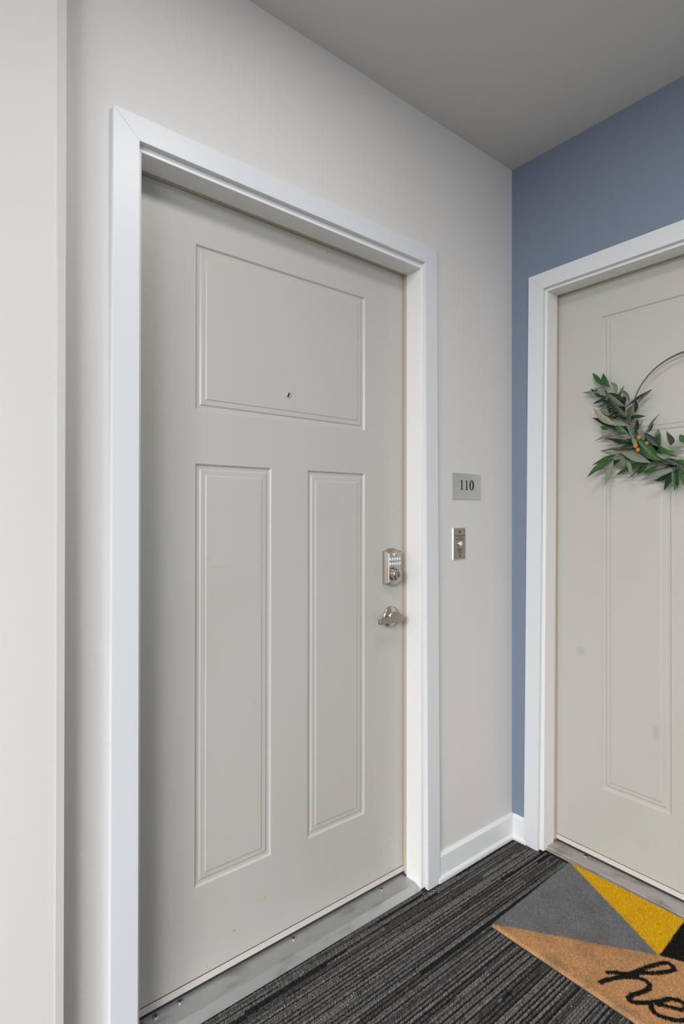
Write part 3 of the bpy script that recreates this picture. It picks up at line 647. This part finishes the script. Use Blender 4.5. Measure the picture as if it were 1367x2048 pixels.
LEAVES = """0.0516 -0.3351 1.6972 0.0674 -0.2912 1.7529 0.0183 g
0.049 -0.3606 1.6893 0.0644 -0.3303 1.7457 0.0249 g
0.0543 -0.3805 1.6642 0.0501 -0.3631 1.7055 0.021 s
0.0407 -0.3496 1.6615 0.0269 -0.3275 1.689 0.0239 s
0.0431 -0.3362 1.658 0.0605 -0.2874 1.6992 0.0174 d
0.0468 -0.3329 1.659 0.0573 -0.2617 1.687 0.0162 s
0.0526 -0.3361 1.6957 0.0672 -0.2785 1.6924 0.0056 s
0.0519 -0.3517 1.6612 0.0504 -0.2999 1.6433 0.0155 d
0.0421 -0.358 1.6319 0.0504 -0.3265 1.6469 0.0135 d
0.0426 -0.415 1.6305 0.0621 -0.3513 1.6717 0.0199 d
0.0504 -0.4114 1.6144 0.037 -0.3589 1.6685 0.024 o
0.0437 -0.4302 1.6254 0.0238 -0.407 1.6717 0.0168 y
0.0413 -0.4185 1.6093 0.0683 -0.4862 1.6585 0.0168 d
0.0457 -0.4532 1.6192 0.0344 -0.5003 1.6505 0.009 o
0.0473 -0.3645 1.6255 0.0631 -0.3123 1.6276 0.014 o
0.0478 -0.3746 1.5957 0.0682 -0.3207 1.6209 0.0299 s
0.0404 -0.3869 1.5517 0.0232 -0.317 1.6206 0.0256 p
0.0466 -0.387 1.5331 0.056 -0.2996 1.5886 0.0243 d
0.0408 -0.36 1.5431 0.0402 -0.3315 1.5539 0.016 g
0.0412 -0.4299 1.564 0.0242 -0.4515 1.611 0.0307 o
0.0472 -0.4441 1.586 0.0504 -0.4442 1.6313 0.0168 d
0.0458 -0.4236 1.5755 0.0504 -0.4752 1.5734 0.0154 d
0.0528 -0.4304 1.5447 0.0557 -0.4376 1.5791 0.0336 o
0.0424 -0.4406 1.5164 0.0709 -0.4408 1.5657 0.0185 d
0.0546 -0.421 1.549 0.037 -0.3619 1.5724 0.0204 s
0.0509 -0.4212 1.5222 0.0424 -0.386 1.558 0.0246 g
0.0478 -0.4424 1.4935 0.0535 -0.4143 1.5585 0.0229 y
0.0394 -0.402 1.5292 0.062 -0.3065 1.5114 0.0108 s
0.0488 -0.3977 1.5158 0.0616 -0.3192 1.5238 0.0105 p
0.0452 -0.4365 1.5026 0.0573 -0.3581 1.5359 0.017 s
0.0497 -0.4402 1.4866 0.0504 -0.3417 1.5129 0.0097 d
0.0502 -0.4343 1.493 0.0504 -0.3629 1.5122 0.0208 d
0.0409 -0.444 1.4653 0.0675 -0.324 1.4718 0.0095 o
0.0544 -0.4367 1.4786 0.0601 -0.3446 1.4892 0.0122 p
0.0431 -0.4002 1.459 0.0377 -0.3388 1.4699 0.0159 s
0.0516 -0.493 1.4191 0.0542 -0.3715 1.4697 0.0333 s
0.0525 -0.3856 1.4565 0.0467 -0.3033 1.4237 0.0166 g
0.0547 -0.3846 1.4537 0.0329 -0.3166 1.4032 0.0247 s
0.041 -0.3777 1.44 0.018 -0.3002 1.3815 0.0233 g
0.0436 -0.375 1.4374 0.0177 -0.3607 1.3532 0.0233 s
0.0551 -0.4005 1.4569 0.0566 -0.3807 1.4109 0.0355 s
0.0399 -0.4017 1.4352 0.0504 -0.3553 1.4032 0.0202 d
0.0488 -0.4207 1.4665 0.0504 -0.42 1.4286 0.0254 d
0.0454 -0.4165 1.4373 0.0259 -0.44 1.3767 0.0148 s
0.0507 -0.492 1.4191 0.0623 -0.381 1.3852 0.0244 g
0.0483 -0.4876 1.4178 0.0655 -0.4439 1.3852 0.0221 g
0.0493 -0.4681 1.4092 0.0504 -0.4228 1.3714 0.0052 d
0.0501 -0.5162 1.4216 0.0728 -0.4328 1.5082 0.037 g
0.0546 -0.5131 1.4658 0.0635 -0.469 1.5195 0.0273 d
0.0428 -0.4805 1.5092 0.0523 -0.5176 1.5735 0.0126 o
0.0507 -0.4744 1.5134 0.0677 -0.4937 1.5522 0.0118 d
0.0397 -0.4764 1.4894 0.0488 -0.4656 1.5286 0.0203 y
0.052 -0.4642 1.4945 0.0699 -0.4384 1.5337 0.0214 o
0.0545 -0.4493 1.5339 0.0636 -0.4607 1.5609 0.0057 o
0.0445 -0.5132 1.472 0.0647 -0.511 1.5262 0.0239 y
0.0547 -0.5197 1.4736 0.0449 -0.5236 1.5117 0.0226 g
0.0514 -0.5534 1.4701 0.0155 -0.5553 1.5101 0.0281 o
0.0534 -0.5941 1.4732 0.0427 -0.5827 1.5002 0.0227 g
0.043 -0.5755 1.4319 0.0496 -0.5138 1.4766 0.0248 g
0.0396 -0.549 1.4627 0.0457 -0.5969 1.4629 0.0199 s
0.0515 -0.5749 1.4325 0.0495 -0.549 1.4552 0.0149 p
0.0548 -0.5457 1.4378 0.0489 -0.4874 1.4521 0.016 s
0.0514 -0.5597 1.4033 0.0504 -0.5122 1.4247 0.0203 d
0.0421 -0.5658 1.412 0.0444 -0.5997 1.4124 0.0254 g
0.0549 -0.5143 1.4107 0.0586 -0.4655 1.3912 0.021 g
0.0515 -0.5443 1.4057 0.0613 -0.493 1.3968 0.0179 s
0.0517 -0.5798 1.3979 0.0229 -0.4807 1.3626 0.0232 s
0.0531 -0.554 1.3858 0.0704 -0.4987 1.3607 0.0189 d
0.0405 -0.5839 1.3902 0.0504 -0.537 1.3287 0.0243 d
0.0395 -0.5439 1.4355 0.05 -0.5953 1.4226 0.0196 p
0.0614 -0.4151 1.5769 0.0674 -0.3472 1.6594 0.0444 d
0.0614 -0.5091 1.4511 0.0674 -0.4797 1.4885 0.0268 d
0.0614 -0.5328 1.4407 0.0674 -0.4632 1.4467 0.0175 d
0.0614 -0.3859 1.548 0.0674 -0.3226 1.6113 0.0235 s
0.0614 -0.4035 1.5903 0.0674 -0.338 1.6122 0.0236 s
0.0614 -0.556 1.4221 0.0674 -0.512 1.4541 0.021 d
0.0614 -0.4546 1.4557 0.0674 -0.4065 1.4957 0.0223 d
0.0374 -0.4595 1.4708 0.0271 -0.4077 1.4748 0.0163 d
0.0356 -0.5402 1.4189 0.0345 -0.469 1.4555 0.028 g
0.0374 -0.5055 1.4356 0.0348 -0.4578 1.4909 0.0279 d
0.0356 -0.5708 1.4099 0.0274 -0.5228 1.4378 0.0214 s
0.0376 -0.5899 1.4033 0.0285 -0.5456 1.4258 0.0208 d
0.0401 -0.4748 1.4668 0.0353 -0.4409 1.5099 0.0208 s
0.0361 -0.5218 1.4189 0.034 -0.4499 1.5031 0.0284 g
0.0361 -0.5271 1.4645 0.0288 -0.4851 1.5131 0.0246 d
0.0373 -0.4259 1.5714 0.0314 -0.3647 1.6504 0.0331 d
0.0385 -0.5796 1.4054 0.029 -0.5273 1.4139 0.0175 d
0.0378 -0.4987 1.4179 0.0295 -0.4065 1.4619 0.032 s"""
def put_leaf(B, Tp, w, kk, var, tw):
    X = Tp - B; L = X.length; X.normalize()
    nrm = Vector((-1, 0, 0)) + Vector((0, random.uniform(-.35, .35), random.uniform(-.1, .45))) * tw
    Y = nrm.cross(X).normalized(); Z = X.cross(Y)
    o = bpy.data.objects.new('leaf', LMESH[(kk, var)]); COL.objects.link(o); o.parent = wr
    R = Matrix((X, Y, Z)).transposed().to_4x4()
    o.matrix_local = Matrix.Translation(B - WO) @ R @ Matrix.Diagonal((L, w, L, 1))
for i, ln in enumerate(LEAVES.strip().split('\n')):
    q = ln.split(); v = [float(x) for x in q[:7]]
    put_leaf(Vector(v[:3]), Vector(v[3:6]).lerp(Vector(v[:3]), -0.05), v[6] * 0.86, q[7], i % 3, 1.0)
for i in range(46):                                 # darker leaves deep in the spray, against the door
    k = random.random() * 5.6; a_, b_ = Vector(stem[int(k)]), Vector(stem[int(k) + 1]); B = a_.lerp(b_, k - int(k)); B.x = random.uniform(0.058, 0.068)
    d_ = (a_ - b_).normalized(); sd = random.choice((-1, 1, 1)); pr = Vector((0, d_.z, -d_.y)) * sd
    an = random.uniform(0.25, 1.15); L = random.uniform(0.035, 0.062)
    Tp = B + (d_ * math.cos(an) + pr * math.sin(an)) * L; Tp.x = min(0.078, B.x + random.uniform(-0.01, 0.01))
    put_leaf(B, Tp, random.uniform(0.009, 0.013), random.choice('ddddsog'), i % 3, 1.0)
for i in range(34):                                 # the spray goes on along the hoop past the frame
    t = i / 34; yb = -0.565 - 0.19 * t; zb = 1.402 + 0.05 * t * t
    an = random.uniform(-2.5, 0.9) ; L = random.uniform(0.05, 0.085)
    B = Vector((0.052 - random.uniform(0, .015), yb, zb)); Tp = B + Vector((random.uniform(-0.015, 0.012), -abs(math.cos(an)) * L, math.sin(an * 0.8) * L))
    put_leaf(B, Tp, random.uniform(0.011, 0.016), random.choice('gdsso'), i % 3, 1.0)
for y_, z_, r_ in ((-0.3711, 1.6150, 0.0080), (-0.3902, 1.5998, 0.0078), (-0.3835, 1.5836, 0.0092)):
    MB().ball((0.0304, y_, z_), r_, 16, 10).build('olive', M_olive, wr)
for y_, z_, r_ in ((-0.4634, 1.5028, 0.0082), (-0.4529, 1.4766, 0.0091), (-0.4611, 1.4616, 0.0088), (-0.4884, 1.4818, 0.0065)):
    MB().ball((0.0345, y_, z_), r_ * 0.92, 16, 10, (1, 1, 1.12)).build('berry', M_amber, wr)
MB().tube([(0.0585, -0.6155, 1.7646), (0.075, -0.6155, 1.7720), (0.0852, -0.6155, 1.7760)], 0.0018, 7).build('hanger', M_hoop, wr)
